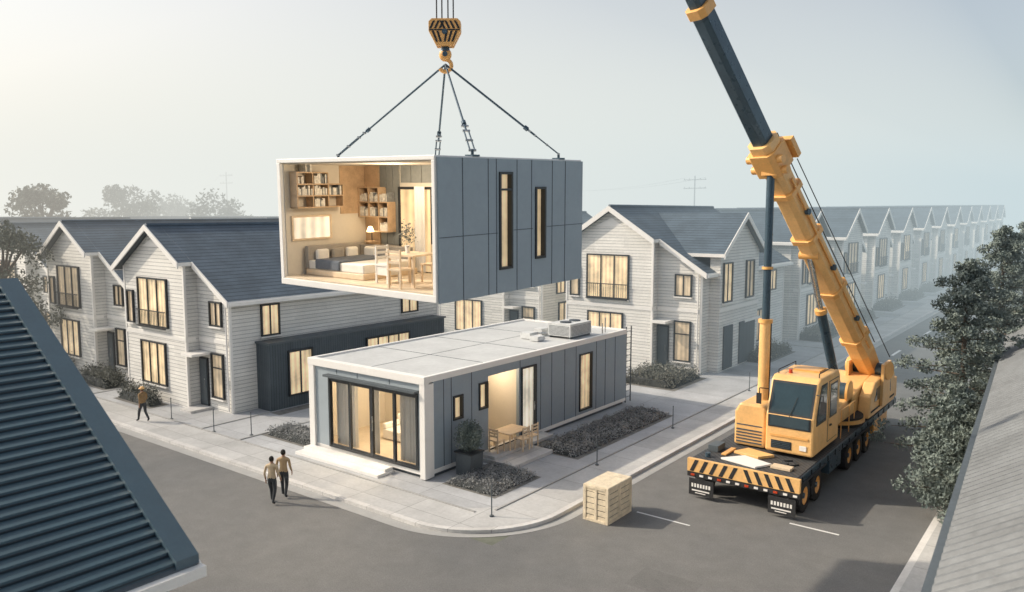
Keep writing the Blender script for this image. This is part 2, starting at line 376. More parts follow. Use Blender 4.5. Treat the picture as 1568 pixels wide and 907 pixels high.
# ------------------------------------------------------------------ ground module
gm=empty('modular_home',(-20.55,21.35,.13))
mb=MB(); Lx=-6.95; Ly=15.6; Hh=4.05
mb.box(Lx+.1,.15,0,-.12,Ly-.1,.16,'darkgrey')
mb.box(Lx,0,.16,0,Ly,.34,'white')
mb.box(Lx+.05,.05,Hh-.22,-.05,Ly-.05,Hh-.03,'roofw')
rim=.16
mb.box(Lx-.03,-.12,Hh-.26,.03,rim,Hh+.05,'white'); mb.box(Lx-.03,Ly-rim,Hh-.2,.03,Ly+.03,Hh+.05,'white')
mb.box(Lx-.03,rim,Hh-.2,Lx+rim,Ly-rim,Hh+.048,'white'); mb.box(-rim,rim,Hh-.2,.03,Ly-rim,Hh+.048,'white')
mb.box(Lx-.02,-.1,.05,Lx+.34,.3,Hh-.26,'white'); mb.box(-.26,-.1,.05,.02,.42,Hh-.26,'white'); mb.box(Lx,Ly-.3,.34,Lx+.3,Ly,Hh-.2,'white')
mb.obj('frame_and_roof',gm,.015)
mb=MB()
for y in (3.9,7.8,11.7): mb.box(Lx+rim,y-.012,Hh-.03,-rim,y+.012,Hh-.018,'seam')
mb.box(Lx/2-.012,rim,Hh-.03,Lx/2+.012,Ly-rim,Hh-.022,'seam')
mb.obj('roof_seams',gm)
mb=MB()
def wallx(segs,z0,z1,x0,x1,openings,k):
    ys=sorted({segs[0],segs[1],*[o[0] for o in openings],*[o[1] for o in openings]})
    for a,b in zip(ys[:-1],ys[1:]):
        os=[o for o in openings if o[0]<=a+1e-6 and o[1]>=b-1e-6]
        if not os: mb.box(x0,a,z0,x1,b,z1,k)
        else:
            o=os[0]
            if o[2]>z0: mb.box(x0,a,z0,x1,b,o[2],k)
            if o[3]<z1: mb.box(x0,a,o[3],x1,b,z1,k)
ops=[(1.55,2.15,2.05,3.05),(3.15,3.75,2.15,3.3),(3.78,5.95,.34,3.5),(6.1,7.25,.34,3.5),(10.9,12.1,.5,3.4)]
wallx((.42,Ly),.34,Hh-.2,-.16,0,ops,'panel')
mb.box(Lx,.3,.34,Lx+.16,Ly-.3,Hh-.2,'panel'); mb.box(Lx+.3,Ly-.16,.34,-.16,Ly,Hh-.2,'panel')
mb.box(Lx+.34,0,3.4,-.26,.14,Hh-.26,'panel2'); mb.box(Lx+.34,0,.34,-5.72,.14,3.4,'panel2'); mb.box(-.42,0,.34,-.26,.14,3.4,'panel2')
mb.obj('walls',gm)
mb=MB()
for y in (1.0,1.45,2.7,6.02,7.6,8.5,9.6,10.6,12.5,13.4,14.4): mb.box(.0,y-.014,.34,.012,y+.014,Hh-.2,'seam')
for x in (-5.2,-3.9,-2.0,): mb.box(x-.012,-.012,3.55,x+.012,0,Hh-.27,'seam')
mb.obj('panel_seams',gm)
mb=MB()
def wframe_x(ya,yb,za,zb,curt=None):
    f=.08
    mb.box(-.14,ya,za,.05,ya+f,zb,'frame'); mb.box(-.14,yb-f,za,.05,yb,zb,'frame'); mb.box(-.14,ya+f,za,.047,yb-f,za+f,'frame'); mb.box(-.14,ya+f,zb-f,.047,yb-f,zb,'frame')
    if curt: mb.box(-.12,ya+f,za+f,-.10,yb-f,zb-f,curt)
for o,c in zip(ops,('cwarm','cwarm',None,'clight','cwarm')):
    if c: wframe_x(*o,c)
mb.box(.03,3.78,.3,.06,5.95,.34,'frame'); mb.cyl((.07,7.05,1.4),(.07,7.05,1.8),.02,.02,6,'chrome')
X0,X1=-5.72,-.42
mb.box(X0,-.06,.34,X0+.1,.1,3.4,'frame'); mb.box(X1-.1,-.06,.34,X1,.1,3.4,'frame'); mb.box(X0+.1,-.06,3.3,X1-.1,.098,3.4,'frame'); mb.box(X0+.1,-.06,.34,X1-.1,.098,.42,'frame')
n=4
for i in range(1,n):
    x=X0+(X1-X0)*i/n; w=.09 if i==2 else .06
    mb.box(x-w,-.04,.42,x+w,.07,3.3,'frame')
for i in range(n):
    a=X0+(X1-X0)*i/n; b=X0+(X1-X0)*(i+1)/n
    mb.box(a+.1,-.02,.42,b-.06,.03,.50,'frame'); mb.box(a+.1,-.02,3.2,b-.06,.03,3.3,'frame')
mb.box((X0+X1)/2+.12,-.12,1.5,(X0+X1)/2+.15,-.08,2.1,'chrome')
mb.box(X0-.05,-.3,3.43,X1+.05,-.002,3.52,'darkgrey')
mb.obj('window_and_door_frames',gm)
mb=MB(); mb.add([(X0,.0,.4),(X1,.0,.4),(X1,.0,3.35),(X0,.0,3.35)],[(0,1,2,3)],'glass'); mb.obj('door_glass',gm)
mb=MB()
mb.box(Lx+.16,.15,.34,-.16,4.2,.37,'floorw'); mb.box(Lx+.16,4.2,.37,-2.0,4.3,Hh-.25,'inwall'); mb.box(Lx+.165,.15,.37,Lx+.18,4.2,Hh-.25,'inwall')
mb.box(-.175,.15,.37,-.165,1.5,Hh-.25,'inwall'); mb.box(Lx+.16,.15,Hh-.24,-.16,Ly-.2,Hh-.23,'inwall')
mb.box(-2.0,3.7,.37,-1.95,6.06,Hh-.25,'inwall'); mb.box(-1.95,3.7,.37,-.17,3.76,Hh-.25,'inwall'); mb.box(-1.95,6.0,.37,-.17,6.06,Hh-.25,'inwall'); mb.box(-2.0,3.76,.34,-.16,6.0,.36,'floorw')
win(mb,(-1.95,0,0),(0,1,0),(1,0,0),4.5,5.5,1.5,3.0,2,None,'cwarm',sill=False)
mb.box(-1.94,3.76,2.7,-1.6,4.4,2.74,'wood'); mb.box(-1.94,3.76,2.2,-1.6,4.4,2.24,'wood')
mb.obj('interior_walls',gm)
mb=MB()
def curtainmesh(xa,xb,y,z0,z1,amp=.05,k='linen',wl=.17):
    n=int((xb-xa)/.03); vs=[];fs=[]
    for i in range(n+1):
        x=xa+(xb-xa)*i/n; yy=y+amp*math.sin(x/wl*6.283)+.02*math.sin(x*17)
        vs+=[(x,yy,z0),(x,yy,z1)]
    for i in range(n): fs.append((2*i,2*i+2,2*i+3,2*i+1))
    mb.add(vs,fs,k,True)
curtainmesh(X0+.1,X0+1.35,.35,.4,3.3); curtainmesh(-1.8,X1,.35,.4,3.3); curtainmesh(-3.3,-2.95,.35,.4,3.3)
mb.obj('curtains',gm,recalc=False)
mb=MB()
mb.box(-4.6,2.0,.42,-2.0,3.1,.85,'linen'); mb.box(-4.6,2.9,.85,-2.0,3.2,1.35,'linen'); mb.box(-4.6,2.0,.85,-4.4,2.9,1.1,'linen'); mb.box(-3.4,2.1,.85,-2.9,2.8,.98,'pillow'); mb.box(-3.9,2.75,.9,-3.4,2.9,1.25,'woodl')
mb.obj('sofa',gm,.05)
mb=MB(); mb.box(-3.8,4.15,1.9,-2.6,4.19,2.8,'wood'); mb.box(-3.7,4.13,2.0,-2.7,4.15,2.7,'linen'); mb.obj('wall_picture',gm)
mb=MB(); mb.box(Lx+.1,-1.0,0,-1.7,-.13,.13,'white'); mb.box(Lx+.1,-.55,.13,-1.75,-.13,.25,'white'); mb.obj('front_steps',gm,.012)
mb=MB(); mb.box(.05,3.1,0,1.9,5.9,.16,'kerb'); mb.box(.06,3.2,.16,.8,7.5,.3,'kerb'); mb.obj('porch_slab',gm,.015)
tb=MB()
tb.box(-.15,4.2,.98,.85,5.6,1.03,'woodl')
for x in (-.1,.76):
    for y in (4.25,5.51): tb.box(x,y,.3,x+.05,y+.05,.98,'woodl')
tb.obj('dining_table',gm,.008)
def chair(mb,x,y,z,rot,k='woodl'):
    old=mb.M.copy(); mb.M=old@Matrix.Translation((x,y,z))@Matrix.Rotation(rot,4,'Z')
    mb.box(-.22,-.22,.42,.22,.22,.46,k)
    for a in(-.21,.17):
        mb.box(a,-.21,0,a+.04,-.17,.42,k); mb.box(a,.17,0,a+.04,.21,.9,k)
    for zz in(.58,.7,.82): mb.box(-.2,.18,zz,.2,.205,zz+.06,k)
    mb.M=old
cb=MB(); cb.M=Matrix.Scale(1.15,4)
chair(cb,.35,3.35,.26,math.pi); chair(cb,.95,4.1,.26,-math.pi/2); chair(cb,.95,4.65,.26,-math.pi/2); cb.obj('porch_chairs',gm)
mb=MB()
def acunit(x,y,w,l,h,z=Hh):
    mb.box(x,y,z+.08,x+w,y+l,z+h,'ac')
    for i in range(8): mb.box(x+w,y+.08,z+.14+i*(h-.22)/8,x+w+.012,y+l-.08,z+.14+i*(h-.22)/8+.02,'seam'); mb.box(x+.06,y-.012,z+.14+i*(h-.22)/8,x+w-.06,y,z+.14+i*(h-.22)/8+.02,'seam')
    mb.cyl((x+w/2,y+l*.3,z+h),(x+w/2,y+l*.3,z+h+.05),.3,.3,16,'seam'); mb.cyl((x+w/2,y+l*.72,z+h),(x+w/2,y+l*.72,z+h+.05),.3,.3,16,'seam')
    for a in(.05,w-.1): mb.box(x+a,y+.05,z-.02,x+a+.06,y+l-.05,z+.08,'darkgrey')
acunit(-2.1,11.2,1.35,2.0,.72); 
mb.box(-2.9,9.9,Hh+.0,-2.3,10.6,Hh+.3,'ac'); mb.box(-2.1,9.6,Hh,-1.6,10.2,Hh+.22,'ac'); mb.box(-3.0,11.2,Hh,-2.5,11.8,Hh+.35,'ac')
mb.tube([(-2.6,10.6,Hh+.15),(-2.6,11.0,Hh+.15),(-2.1,11.6,Hh+.15)],.04,8,'chrome')
mb.tube([(-.5,14.2,Hh),(-.5,14.2,Hh+.8)],.03,6,'chrome'); mb.tube([(-.2,13.4,Hh),(-.2,13.4,Hh+.6)],.03,6,'chrome')
mb.obj('air_conditioning',gm,.01)
mb=MB()
for y in (15.75,16.3): mb.cyl((-.1,y,0),(-.1,y,4.2),.035,.035,6,'darkgrey')
for i in range(12): mb.cyl((-.1,15.75,.3+i*.33),(-.1,16.3,.3+i*.33),.02,.02,6,'darkgrey')
mb.obj('wall_ladder',gm)
# ------------------------------------------------------------------ lifted module
lm=empty('hanging_module',(-11.66,12.48,8.52),(rad(1.9),rad(1.4),0))
W=5.5;D=5.8;H=3.2;t=.13
mb=MB()
mb.box(-W,0,0,0,D,.16,'white'); mb.box(-W,0,H-.1,0,D,H,'white')
mb.box(-W,0,.16,-W+t,D,H-.1,'white'); mb.box(-.1,0,.16,0,.1,H-.1,'white')
mb.obj('frame',lm,.012)
mb=MB()
ops=[(2.15,2.66,.54,2.86),(3.6,4.05,.69,2.5)]
def wall2(y0,y1,z0,z1,x0,x1):
    ys=sorted({y0,y1,*[o[0] for o in ops],*[o[1] for o in ops]})
    for a,b in zip(ys[:-1],ys[1:]):
        os=[o for o in ops if o[0]<=a+1e-6 and o[1]>=b-1e-6]
        if not os: mb.box(x0,a,z0,x1,b,z1,'panel')
        else: mb.box(x0,a,z0,x1,b,os[0][2],'panel'); mb.box(x0,a,os[0][3],x1,b,z1,'panel')
wall2(.06,D,-.02,H-.04,.003,.05)
mb.box(-.09,.1,.16,.0,2.1,H-.1,'inwall'); mb.box(-.09,4.1,.16,0,D,H-.1,'inwall')
mb.box(-W,D+.003,0,0,D+.05,H-.05,'panel')
mb.obj('side_panels',lm)
mb=MB()
for y in (.85,1.75,2.05,2.85,3.45,4.35,4.95): mb.box(.05,y-.009,-.02,.058,y+.009,H-.04,'seam')
mb.box(.05,.06,1.42,.058,2.1,1.435,'seam'); mb.box(.05,2.72,1.46,.058,3.5,1.475,'seam'); mb.box(.05,4.12,1.48,.058,D,1.495,'seam')
for o in ops:
    f=.06; a,b,c,d=o
    mb.box(-.1,a,c,.085,a+f,d,'frame'); mb.box(-.1,b-f,c,.085,b,d,'frame'); mb.box(-.1,a+f,c,.083,b-f,c+f,'frame'); mb.box(-.1,a+f,d-f,.083,b-f,d,'frame'); mb.box(-.08,a+f,c+f,-.05,b-f,d-f,'cwarm')
mb.box(-.05,2.2,2.42,.08,2.6,2.47,'frame')
mb.obj('side_windows',lm)
RY=2.85
mb=MB()
mb.box(-W+t,.02,.16,-.1,RY,.2,'floorw'); mb.box(-W+t,RY,.16,-.1,RY+.08,H-.1,'inwall'); mb.box(-W+t,.1,.2,-W+t+.03,RY,H-.1,'inwall'); mb.box(-W+t+.03,.1,H-.13,-.1,RY,H-.1,'inwall')
for i in range(3): mb.box(-4.72+i*.26,RY-.03,.9,-4.48+i*.26,RY-.0,H-.14,'ingrey')
for i in range(6): mb.box(-3.9+i*.4,RY-.03,2.6,-3.52+i*.4,RY-.0,H-.14,'ingrey')
mb.box(-5.33,RY-.05,.2,-4.74,RY,H-.14,'wood')
mb.box(-W+t+.03,1.9,1.75,-W+t+.05,RY-.06,H-.14,'wood')
mb.obj('interior_walls',lm)
mb=MB()
xw=-W+t+.05
for z in (1.95,2.25,2.55,2.85): mb.box(xw,.25,z,xw+.3,1.75 if z!=2.85 else 1.25,z+.03,'wood')
for y in (.25,.75,1.25,1.75): mb.box(xw,y,1.95,xw+.29,y+.03,2.86 if y<1.6 else 2.56,'wood')
rr=random.Random(3)
def booksrow(a,b,fixed,z,ax):
    p=a
    while p<b:
        w=.03+.03*rr.random(); h=.16+.1*rr.random(); k='books' if rr.random()<.8 else 'book2'
        if rr.random()<.93:
            if ax=='y': mb.box(fixed,p,z,fixed+.26,p+w*.9,z+h,k)
            else: mb.box(p,fixed-.25,z,p+w*.9,fixed,z+h,k)
        p+=w
booksrow(.3,.72,xw+.02,2.28,'y'); booksrow(.82,1.22,xw+.02,2.58,'y'); booksrow(.3,.5,xw+.02,2.58,'y'); booksrow(.82,1.1,xw+.02,1.98,'y'); booksrow(.82,1.2,xw+.02,2.28,'y'); booksrow(1.3,1.7,xw+.02,2.28,'y'); booksrow(.55,.72,xw+.02,2.88,'y')
yb=RY-.04
xs0,xs1=-5.3,-4.12
for z,a,b in ((1.25,-4.7,xs1),(1.65,xs0,xs1),(2.05,xs0,xs1),(2.45,xs0,-4.5)): mb.box(a,yb-.3,z,b,yb,z+.03,'wood')
for x,z0,z1 in ((-5.3,1.65,2.45),(-4.9,1.65,2.45),(-4.5,1.25,2.45),(-4.14,1.25,2.07)): mb.box(x,yb-.29,z0,x+.03,yb,z1,'wood')
for a,b,z in ((-4.85,-4.52,2.08),(-4.85,-4.6,1.68),(-4.45,-4.17,1.68),(-4.45,-4.17,1.28),(-5.25,-4.95,1.68),(-5.25,-5.0,2.08),(-4.45,-4.15,2.08)): booksrow(a,b,yb-.02,z,'x')
mb.obj('bookshelves',lm)
mb=MB()
mb.box(-5.25,.6,.2,-3.0,2.5,.36,'woodl'); mb.box(-5.2,.63,.36,-3.03,2.45,.58,'linen')
mb.box(-5.28,.6,.36,-5.14,2.5,.95,'pillow'); mb.box(-5.12,2.38,.36,-3.2,2.55,.9,'pillow')
mb.box(-4.85,.6,.56,-3.9,2.3,.63,'blanket'); mb.box(-4.85,.585,.38,-3.9,.64,.61,'blanket')
mb.obj('bed',lm,.05)
mb=MB()
for (x,y,k,w) in ((-5.05,1.0,'linen',0),(-5.02,1.5,'pillow',0),(-4.98,1.95,'linen',0),(-4.6,2.28,'linen',1),(-4.1,2.28,'pillow',1)):
    mb.box(x-(.07 if not w else .2),y-(.2 if not w else .07),.57,x+(.07 if not w else .2),y+(.2 if not w else .07),.86,k)
mb.obj('pillows',lm,.06)
mb=MB()
win(mb,(-W+t+.03,0,0),(0,1,0),(1,0,0),.3,1.5,1.15,1.7,1,None,'clight',.05,.05,False,'woodl')
win(mb,(0,RY,0),(1,0,0),(0,-1,0),-3.92,-2.2,.22,2.42,3,None,'cwarm',.07,.06,False)
mb.obj('interior_windows',lm)
mb=MB(); curtainmesh(-3.3,-2.9,RY-.14,.22,2.5,.03,'linen',.12); mb.obj('curtain',lm,recalc=False)
mb=MB()
mb.box(-1.95,.35,.92,-1.05,1.15,.96,'woodl')
for x in(-1.92,-1.13):
    for y in(.4,1.07): mb.box(x,y,.2,x+.05,y+.05,.92,'woodl')
chair(mb,-2.3,.75,.2,math.pi/2,'linen'); chair(mb,-1.35,.25,.2,math.pi,'woodl'); chair(mb,-1.5,1.5,.2,0,'woodl')
mb.box(-2.5,.55,.4,-2.1,.95,.68,'linen')
mb.cyl((-1.6,.75,.96),(-1.6,.75,1.14),.05,.07,10,'linen')
mb.obj('dining_set',lm)
pl=rng.normal(size=(220,3))*np.array([.1,.1,.15])+np.array([-1.6,.75,1.4]); leaves('potted_plant',pl,.03,'hedge',lm)
mb=MB(); mb.cyl((-4.75,2.5,1.0),(-4.75,2.5,1.3),.015,.015,6,'frame'); mb.cyl((-4.75,2.45,1.25),(-4.75,2.45,1.4),.11,.05,14,'lampm'); mb.box(-4.9,2.35,.97,-4.6,2.6,1.0,'wood'); mb.obj('desk_lamp',lm)
LUG=((-5.35,1.9),(-4.85,5.3),(-.1,1.37),(-.1,4.85))
mb=MB()
for x,y in LUG:
    mb.box(x-.12,y-.12,H,x+.12,y+.12,H+.04,'steel'); mb.cyl((x,y,H),(x,y,H+.16),.035,.035,8,'steel')
mb.obj('lifting_lugs',lm)
bpy.context.view_layer.update()
hk=Vector((-14.35,15.8,14.45))
sl=empty('crane_hook_block',hk)
mb=MB(); mb.M=Matrix.Translation(-hk)
for x,y in LUG:
    p=lm.matrix_world@Vector((x,y,H+.14)); a=hk+Vector((0,0,-.05)); d=p-a
    mb.cyl(a,p-d*.2,.028,.028,8,'steel')
    q0=p-d*.3
    mb.cyl(q0,q0+d*.03,.06,.06,8,'steel')
    q=p-d*.2; w=d.normalized().cross(Vector((0,0,1))).normalized()*.055
    for sgn in(1,-1): mb.cyl(q+w*sgn,p+w*sgn,.02,.02,6,'steel')
    for f in (.2,.1,.0,.25): mb.cyl(p-d*f-w*1.6,p-d*f+w*1.6,.03,.03,8,'chrome')
mb.obj('slings',sl)
mb=MB()
RZ=Matrix.Rotation(rad(37.5),4,'Z'); mb.M=RZ
# block cheeks: hexagonal side plates with a sheave between, diagonal stripes lying on the plates
hexp=[(-.22,.40),(.22,.40),(.42,.78),(.42,1.02),(.34,1.1),(-.34,1.1),(-.42,1.02),(-.42,.78)]
mb.prism(hexp,'y',-.17,-.05,'orange'); mb.prism(hexp,'y',.05,.17,'orange')
mb.cyl((0,-.048,.76),(0,.048,.76),.3,.3,24,'steel')
mb.cyl((0,-.2,.76),(0,.2,.76),.07,.07,14,'steel')
for sg in(-1,1):
    ya,yb_=sg*.17,sg*.182
    for k in range(-3,4):
        x=k*.125; d_=.1 if k>=0 else -.1
        if abs(k)<=3 and abs(x)+.03<.41: mb.prism([(x-.03,.84),(x+.03,.84),(x+.03-d_,1.04),(x-.03-d_,1.04)],'y',ya,yb_,'black')
        if abs(k)<=2: mb.prism([(x*.8-.028,.5),(x*.8+.028,.5),(x+.03+d_*.6,.78),(x-.03+d_*.6,.78)],'y',ya,yb_,'black')
    mb.prism([(-.4,.79),(.4,.79),(.4,.825),(-.4,.825)],'y',ya,yb_,'black')
mb.cyl((0,0,.42),(0,0,.28),.1,.13,12,'steel')
mb.ell((0,0,.2),(.17,.13,.18),'orange')
pts=[(0,0,.15)]+[(.16*math.sin(rad(a)),0,-.08+.16*math.cos(rad(a))) for a in range(0,260,20)]
mb.tube(pts,.055,8,'orange')
mb.cyl((0,-.14,.2),(0,.14,.2),.07,.07,12,'steel')
mb.obj('hook_and_block',sl,.008)
# ------------------------------------------------------------------ crane
cr=empty('mobile_crane',(-9.95,26.4,.004)); CO=Vector((-9.95,26.4,.004))
mb=MB()
mb.box(-1.1,.5,.65,1.0,14.8,1.15,'black'); mb.box(-2.0,.1,1.15,1.95,15.2,1.42,'steel'); mb.box(-1.95,.15,1.42,1.9,15.15,1.452,'deck')
for i in range(15): mb.box(-2.03,.5+i,1.18,-2.0,.56+i,1.4,'black'); mb.box(1.95,.5+i,1.18,1.98,.56+i,1.4,'black')
mb.box(1.2,4.0,.55,1.9,5.6,1.12,'steel'); mb.box(-1.95,4.0,.55,-1.2,5.6,1.12,'steel'); mb.box(1.3,11,.5,1.9,13.5,1.1,'orange')
mb.box(-1.9,11,.5,-1.3,13.5,1.1,'orange')
mb.obj('chassis_and_deck',cr,.02)
mb=MB()
mb.box(-2.05,-.08,.98,2.05,.08,1.46,'orange2')
for i in range(11):
    x=-1.95+i*.37; s=1 if i<5 else -1
    if i==5: continue
    mb.prism([(x,1.0),(x+.15,1.0),(x+.15+.2*s,1.44),(x+.2*s,1.44)],'y',-.088,-.081,'black')
mb.box(-2.05,-.06,.78,2.05,.06,.96,'black')
for i in range(12): mb.box(-1.9+i*.34,-.09,.83,-1.76+i*.34,-.06,.9,'red' if i%3==0 else 'trim')
for xa in(-1.95,1.0):
    mb.box(xa,-.11,.12,xa+.95,-.09,.74,'black')
    for i in range(7): mb.box(xa+.1+i*.11,-.115,.42,xa+.17+i*.11,-.111,.56,'trim')
    mb.box(xa+.12,-.115,.28,xa+.8,-.111,.33,'trim'); mb.box(xa+.25,-.115,.2,xa+.65,-.111,.23,'trim')
mb.obj('hazard_beam_and_mudflaps',cr)
mb=MB()
mb.prism([(-1.0,.5),(.4,.2),(.75,.9),(-.4,1.3)],'z',1.46,1.53,'trim'); mb.prism([(-.9,1.5),(.1,1.3),(.5,1.9),(-.6,2.2)],'z',1.46,1.56,'orange2'); mb.box(.8,.6,1.46,1.5,1.0,1.55,'woodl')
mb.cyl((-1.5,.5,1.46),(-1.5,.5,1.62),.1,.1,10,'steel'); mb.box(-1.2,1.0,1.46,-1.0,2.0,1.52,'orange')
mb.tube([(1.3,1.2,1.48),(1.5,1.5,1.48),(1.2,1.9,1.48),(.9,1.6,1.48),(1.2,1.3,1.5)],.035,6,'black'); mb.box(-1.8,1.2,1.46,-1.4,1.9,1.7,'darkgrey'); mb.obj('deck_equipment',cr,.01)
mb=MB()
def wheel(x,y,sgn,r=.58):
    w=.42
    P=[(r*.56,0),(r*.62,.02),(r*.93,.0),(r,.06),(r,w-.06),(r*.93,w),(r*.56,w)]
    mb.lathe([(a,x+sgn*(w/2-b)) for a,b in P],(0,y,r),'x',28,'black')
    mb.lathe([(0.01,x+sgn*(w/2-.13)),(r*.2,x+sgn*(w/2-.1)),(r*.25,x+sgn*(w/2-.2)),(r*.5,x+sgn*(w/2-.16)),(r*.57,x+sgn*(w/2-.02))],(0,y,r),'x',24,'orange')
    mb.lathe([(0.01,x+sgn*(w/2-.02)),(r*.16,x+sgn*(w/2-.03)),(r*.18,x+sgn*(w/2-.13))],(0,y,r),'x',16,'steel')
    for i in range(8):
        a=i*math.pi/4; c=(x+sgn*(w/2-.15),y+math.cos(a)*r*.36,r+math.sin(a)*r*.36); mb.cyl(c,(c[0]+sgn*.05,c[1],c[2]),.03,.03,6,'steel')
    for i in range(28):
        a=i*2*math.pi/28; mb.M=Matrix.Translation((x,y,r))@Matrix.Rotation(a,4,'X'); mb.box(-w/2+.02,-.03,r-.01,w/2-.02,.03,r+.018,'black'); mb.M=Matrix()
for y in (1.0,2.45,6.8,8.25,9.7): 
    wheel(1.72,y,1); wheel(-1.75,y,-1); mb.cyl((-1.6,y,.58),(1.6,y,.58),.12,.12,10,'black')
mb.obj('wheels',cr,recalc=True)
mb=MB()
for y0 in (1.72,8.25):
    hw=1.45 if y0<3 else 2.15
    mb.box(1.45,y0-hw,1.16,2.03,y0+hw,1.22,'black'); mb.box(-2.05,y0-hw,1.16,-1.45,y0+hw,1.22,'black')
mb.obj('fenders',cr)
mb=MB()
cx0,cx1=.02,1.78
prof=[(2.2,1.6),(5.5,1.6),(5.5,4.15),(5.25,4.4),(2.95,4.4),(2.7,4.28),(2.2,3.0)]
mb.prism(prof,'x',cx0,cx1,'orange2')
mb.obj('cab_body',cr,.07)
mb=MB()
def plate(x0,x1,pa,pb,off,k,th=.03):
    d=Vector((pb[0]-pa[0],pb[1]-pa[1])).normalized(); nn=Vector((-d.y,d.x))
    if nn.x>0: nn=-nn
    a=Vector(pa)+nn*off;b=Vector(pb)+nn*off
    mb.prism([(a.x,a.y),(b.x,b.y),(b.x-nn.x*th,b.y-nn.y*th),(a.x-nn.x*th,a.y-nn.y*th)],'x',x0,x1,k)
plate(cx0+.08,cx1-.08,(2.22,3.03),(2.68,4.22),.012,'frame'); plate(cx0+.16,cx1-.16,(2.25,3.1),(2.65,4.14),.02,'cabglass')
mb.box(cx0+.1,2.18,2.55,cx1-.1,2.21,3.0,'frame'); mb.box(cx0+.17,2.165,2.6,cx1-.17,2.185,3.0,'cabglass')
for X,sg in((cx1,1),(cx0,-1)):
    mb.prism([(2.5,2.7),(3.7,2.7),(3.7,4.15),(2.98,4.15),(2.5,3.1)],'x',X,X+sg*.015,'frame'); mb.prism([(2.6,2.8),(3.62,2.8),(3.62,4.06),(3.03,4.06),(2.6,3.1)],'x',X+sg*.012,X+sg*.025,'cabglass')
    mb.prism([(3.95,1.8),(5.2,1.8),(5.2,4.15),(3.95,4.15)],'x',X,X+sg*.012,'seam'); mb.prism([(3.98,1.83),(5.17,1.83),(5.17,4.12),(3.98,4.12)],'x',X+sg*.01,X+sg*.02,'orange2')
    mb.prism([(4.08,2.7),(5.05,2.7),(5.05,4.02),(4.08,4.02)],'x',X+sg*.018,X+sg*.03,'frame'); mb.prism([(4.14,2.78),(4.99,2.78),(4.99,3.96),(4.14,3.96)],'x',X+sg*.028,X+sg*.036,'cabglass')
    mb.box(X+sg*.02,4.1,2.4,X+sg*.07,4.3,2.45,'black')
mb.box(.25,2.18,1.75,1.0,2.2,2.05,'frame'); mb.box(1.3,2.17,1.8,1.55,2.2,1.98,'trim'); mb.box(.2,2.17,2.2,1.6,2.195,2.28,'orange')
for i in range(4): mb.box(.28,2.165,1.79+i*.065,.97,2.18,1.81+i*.065,'steel')
mb.tube([(cx1,2.4,3.9),(cx1+.3,2.15,3.95),(cx1+.3,2.15,3.7)],.02,6,'black'); mb.box(cx1+.22,2.1,3.3,cx1+.4,2.16,3.75,'black')
mb.tube([(cx0,2.4,3.9),(cx0-.25,2.15,3.95),(cx0-.25,2.15,3.7)],.02,6,'black'); mb.box(cx0-.35,2.1,3.35,cx0-.17,2.16,3.75,'black')
mb.tube([(.9,2.16,3.0),(1.1,2.42,3.7)],.012,4,'black')
mb.cyl((.5,3.4,4.4),(.5,3.4,4.55),.08,.06,12,'red'); mb.box(.4,4.0,4.4,1.4,4.9,4.47,'orange'); mb.tube([(.15,3.1,4.4),(.15,3.1,4.55),(.15,5.1,4.55),(.15,5.1,4.4)],.018,6,'black')
mb.tube([(1.65,3.1,4.4),(1.65,3.1,4.55),(1.65,5.1,4.55),(1.65,5.1,4.4)],.018,6,'black')
mb.obj('cab_windows_and_fittings',cr)
mb=MB()
mb.prism([(-1.35,1.5),(-.12,1.5),(-.12,3.0),(-.3,3.15),(-1.15,3.15),(-1.35,2.8)],'y',2.6,4.8,'orange2'); mb.obj('engine_box',cr,.08)
mb=MB()
for i in range(5): mb.box(-1.25,2.58,1.62+i*.12,-.25,2.6,1.67+i*.12,'seam')
mb.box(-1.25,2.585,2.3,-.25,2.6,2.34,'seam')
for i in range(5): mb.box(-1.37,2.9,1.7+i*.18,-1.35,4.5,1.78+i*.18,'seam')
mb.obj('engine_grille',cr)
mb=MB()
mb.cyl((.7,8.6,1.45),(.7,8.6,1.85),1.25,1.25,32,'black'); mb.cyl((.7,8.6,1.6),(.7,8.6,1.75),1.32,1.32,32,'orange')
mb.prism([(5.8,1.85),(13.2,1.75),(13.6,2.1),(13.4,2.7),(11.8,3.1),(9.0,2.7),(6.0,2.5)],'x',.1,1.5,'orange2')
mb.prism([(9.4,1.55),(14.3,1.5),(14.5,2.2),(14.1,2.95),(12.8,3.2),(10.4,3.0),(9.6,2.5)],'x',1.52,2.02,'orange2')
mb.box(-1.5,9.5,1.5,.08,13.8,2.5,'orange2'); mb.box(-1.6,13.8,1.55,2.0,14.9,2.55,'orange')
mb.box(-.9,5.6,1.46,-.1,8.5,2.2,'steel'); 
mb.obj('superstructure',cr,.06)
mb=MB()
mb.prism([(10.3,2.15),(11.6,2.15),(11.6,2.75),(10.6,2.7)],'x',2.02,2.04,'cabglass'); mb.prism([(11.9,2.15),(13.4,2.1),(13.3,2.75),(11.9,2.8)],'x',2.02,2.04,'frame')
for i in range(6): mb.box(2.04,12.0+i*.22,2.2,2.06,12.1+i*.22,2.7,'steel')
mb.box(2.02,9.7,1.75,2.035,14.2,1.83,'black')
for y in (6.0,7.2,8.0): mb.tube([(1.75,y,1.45),(1.75,y,2.6)],.02,6,'orange')
mb.tube([(1.75,6.0,2.6),(1.75,8.0,2.6)],.02,6,'orange'); mb.box(.2,6.0,2.5,1.2,7.2,2.95,'steel'); mb.cyl((.1,8.2,2.9),(1.4,8.2,2.9),.38,.38,20,'steel')
mb.cyl((0,8.2,2.9),(.1,8.2,2.9),.5,.5,20,'orange'); mb.cyl((1.4,8.2,2.9),(1.5,8.2,2.9),.5,.5,20,'orange')
mb.obj('winch_and_rails',cr)
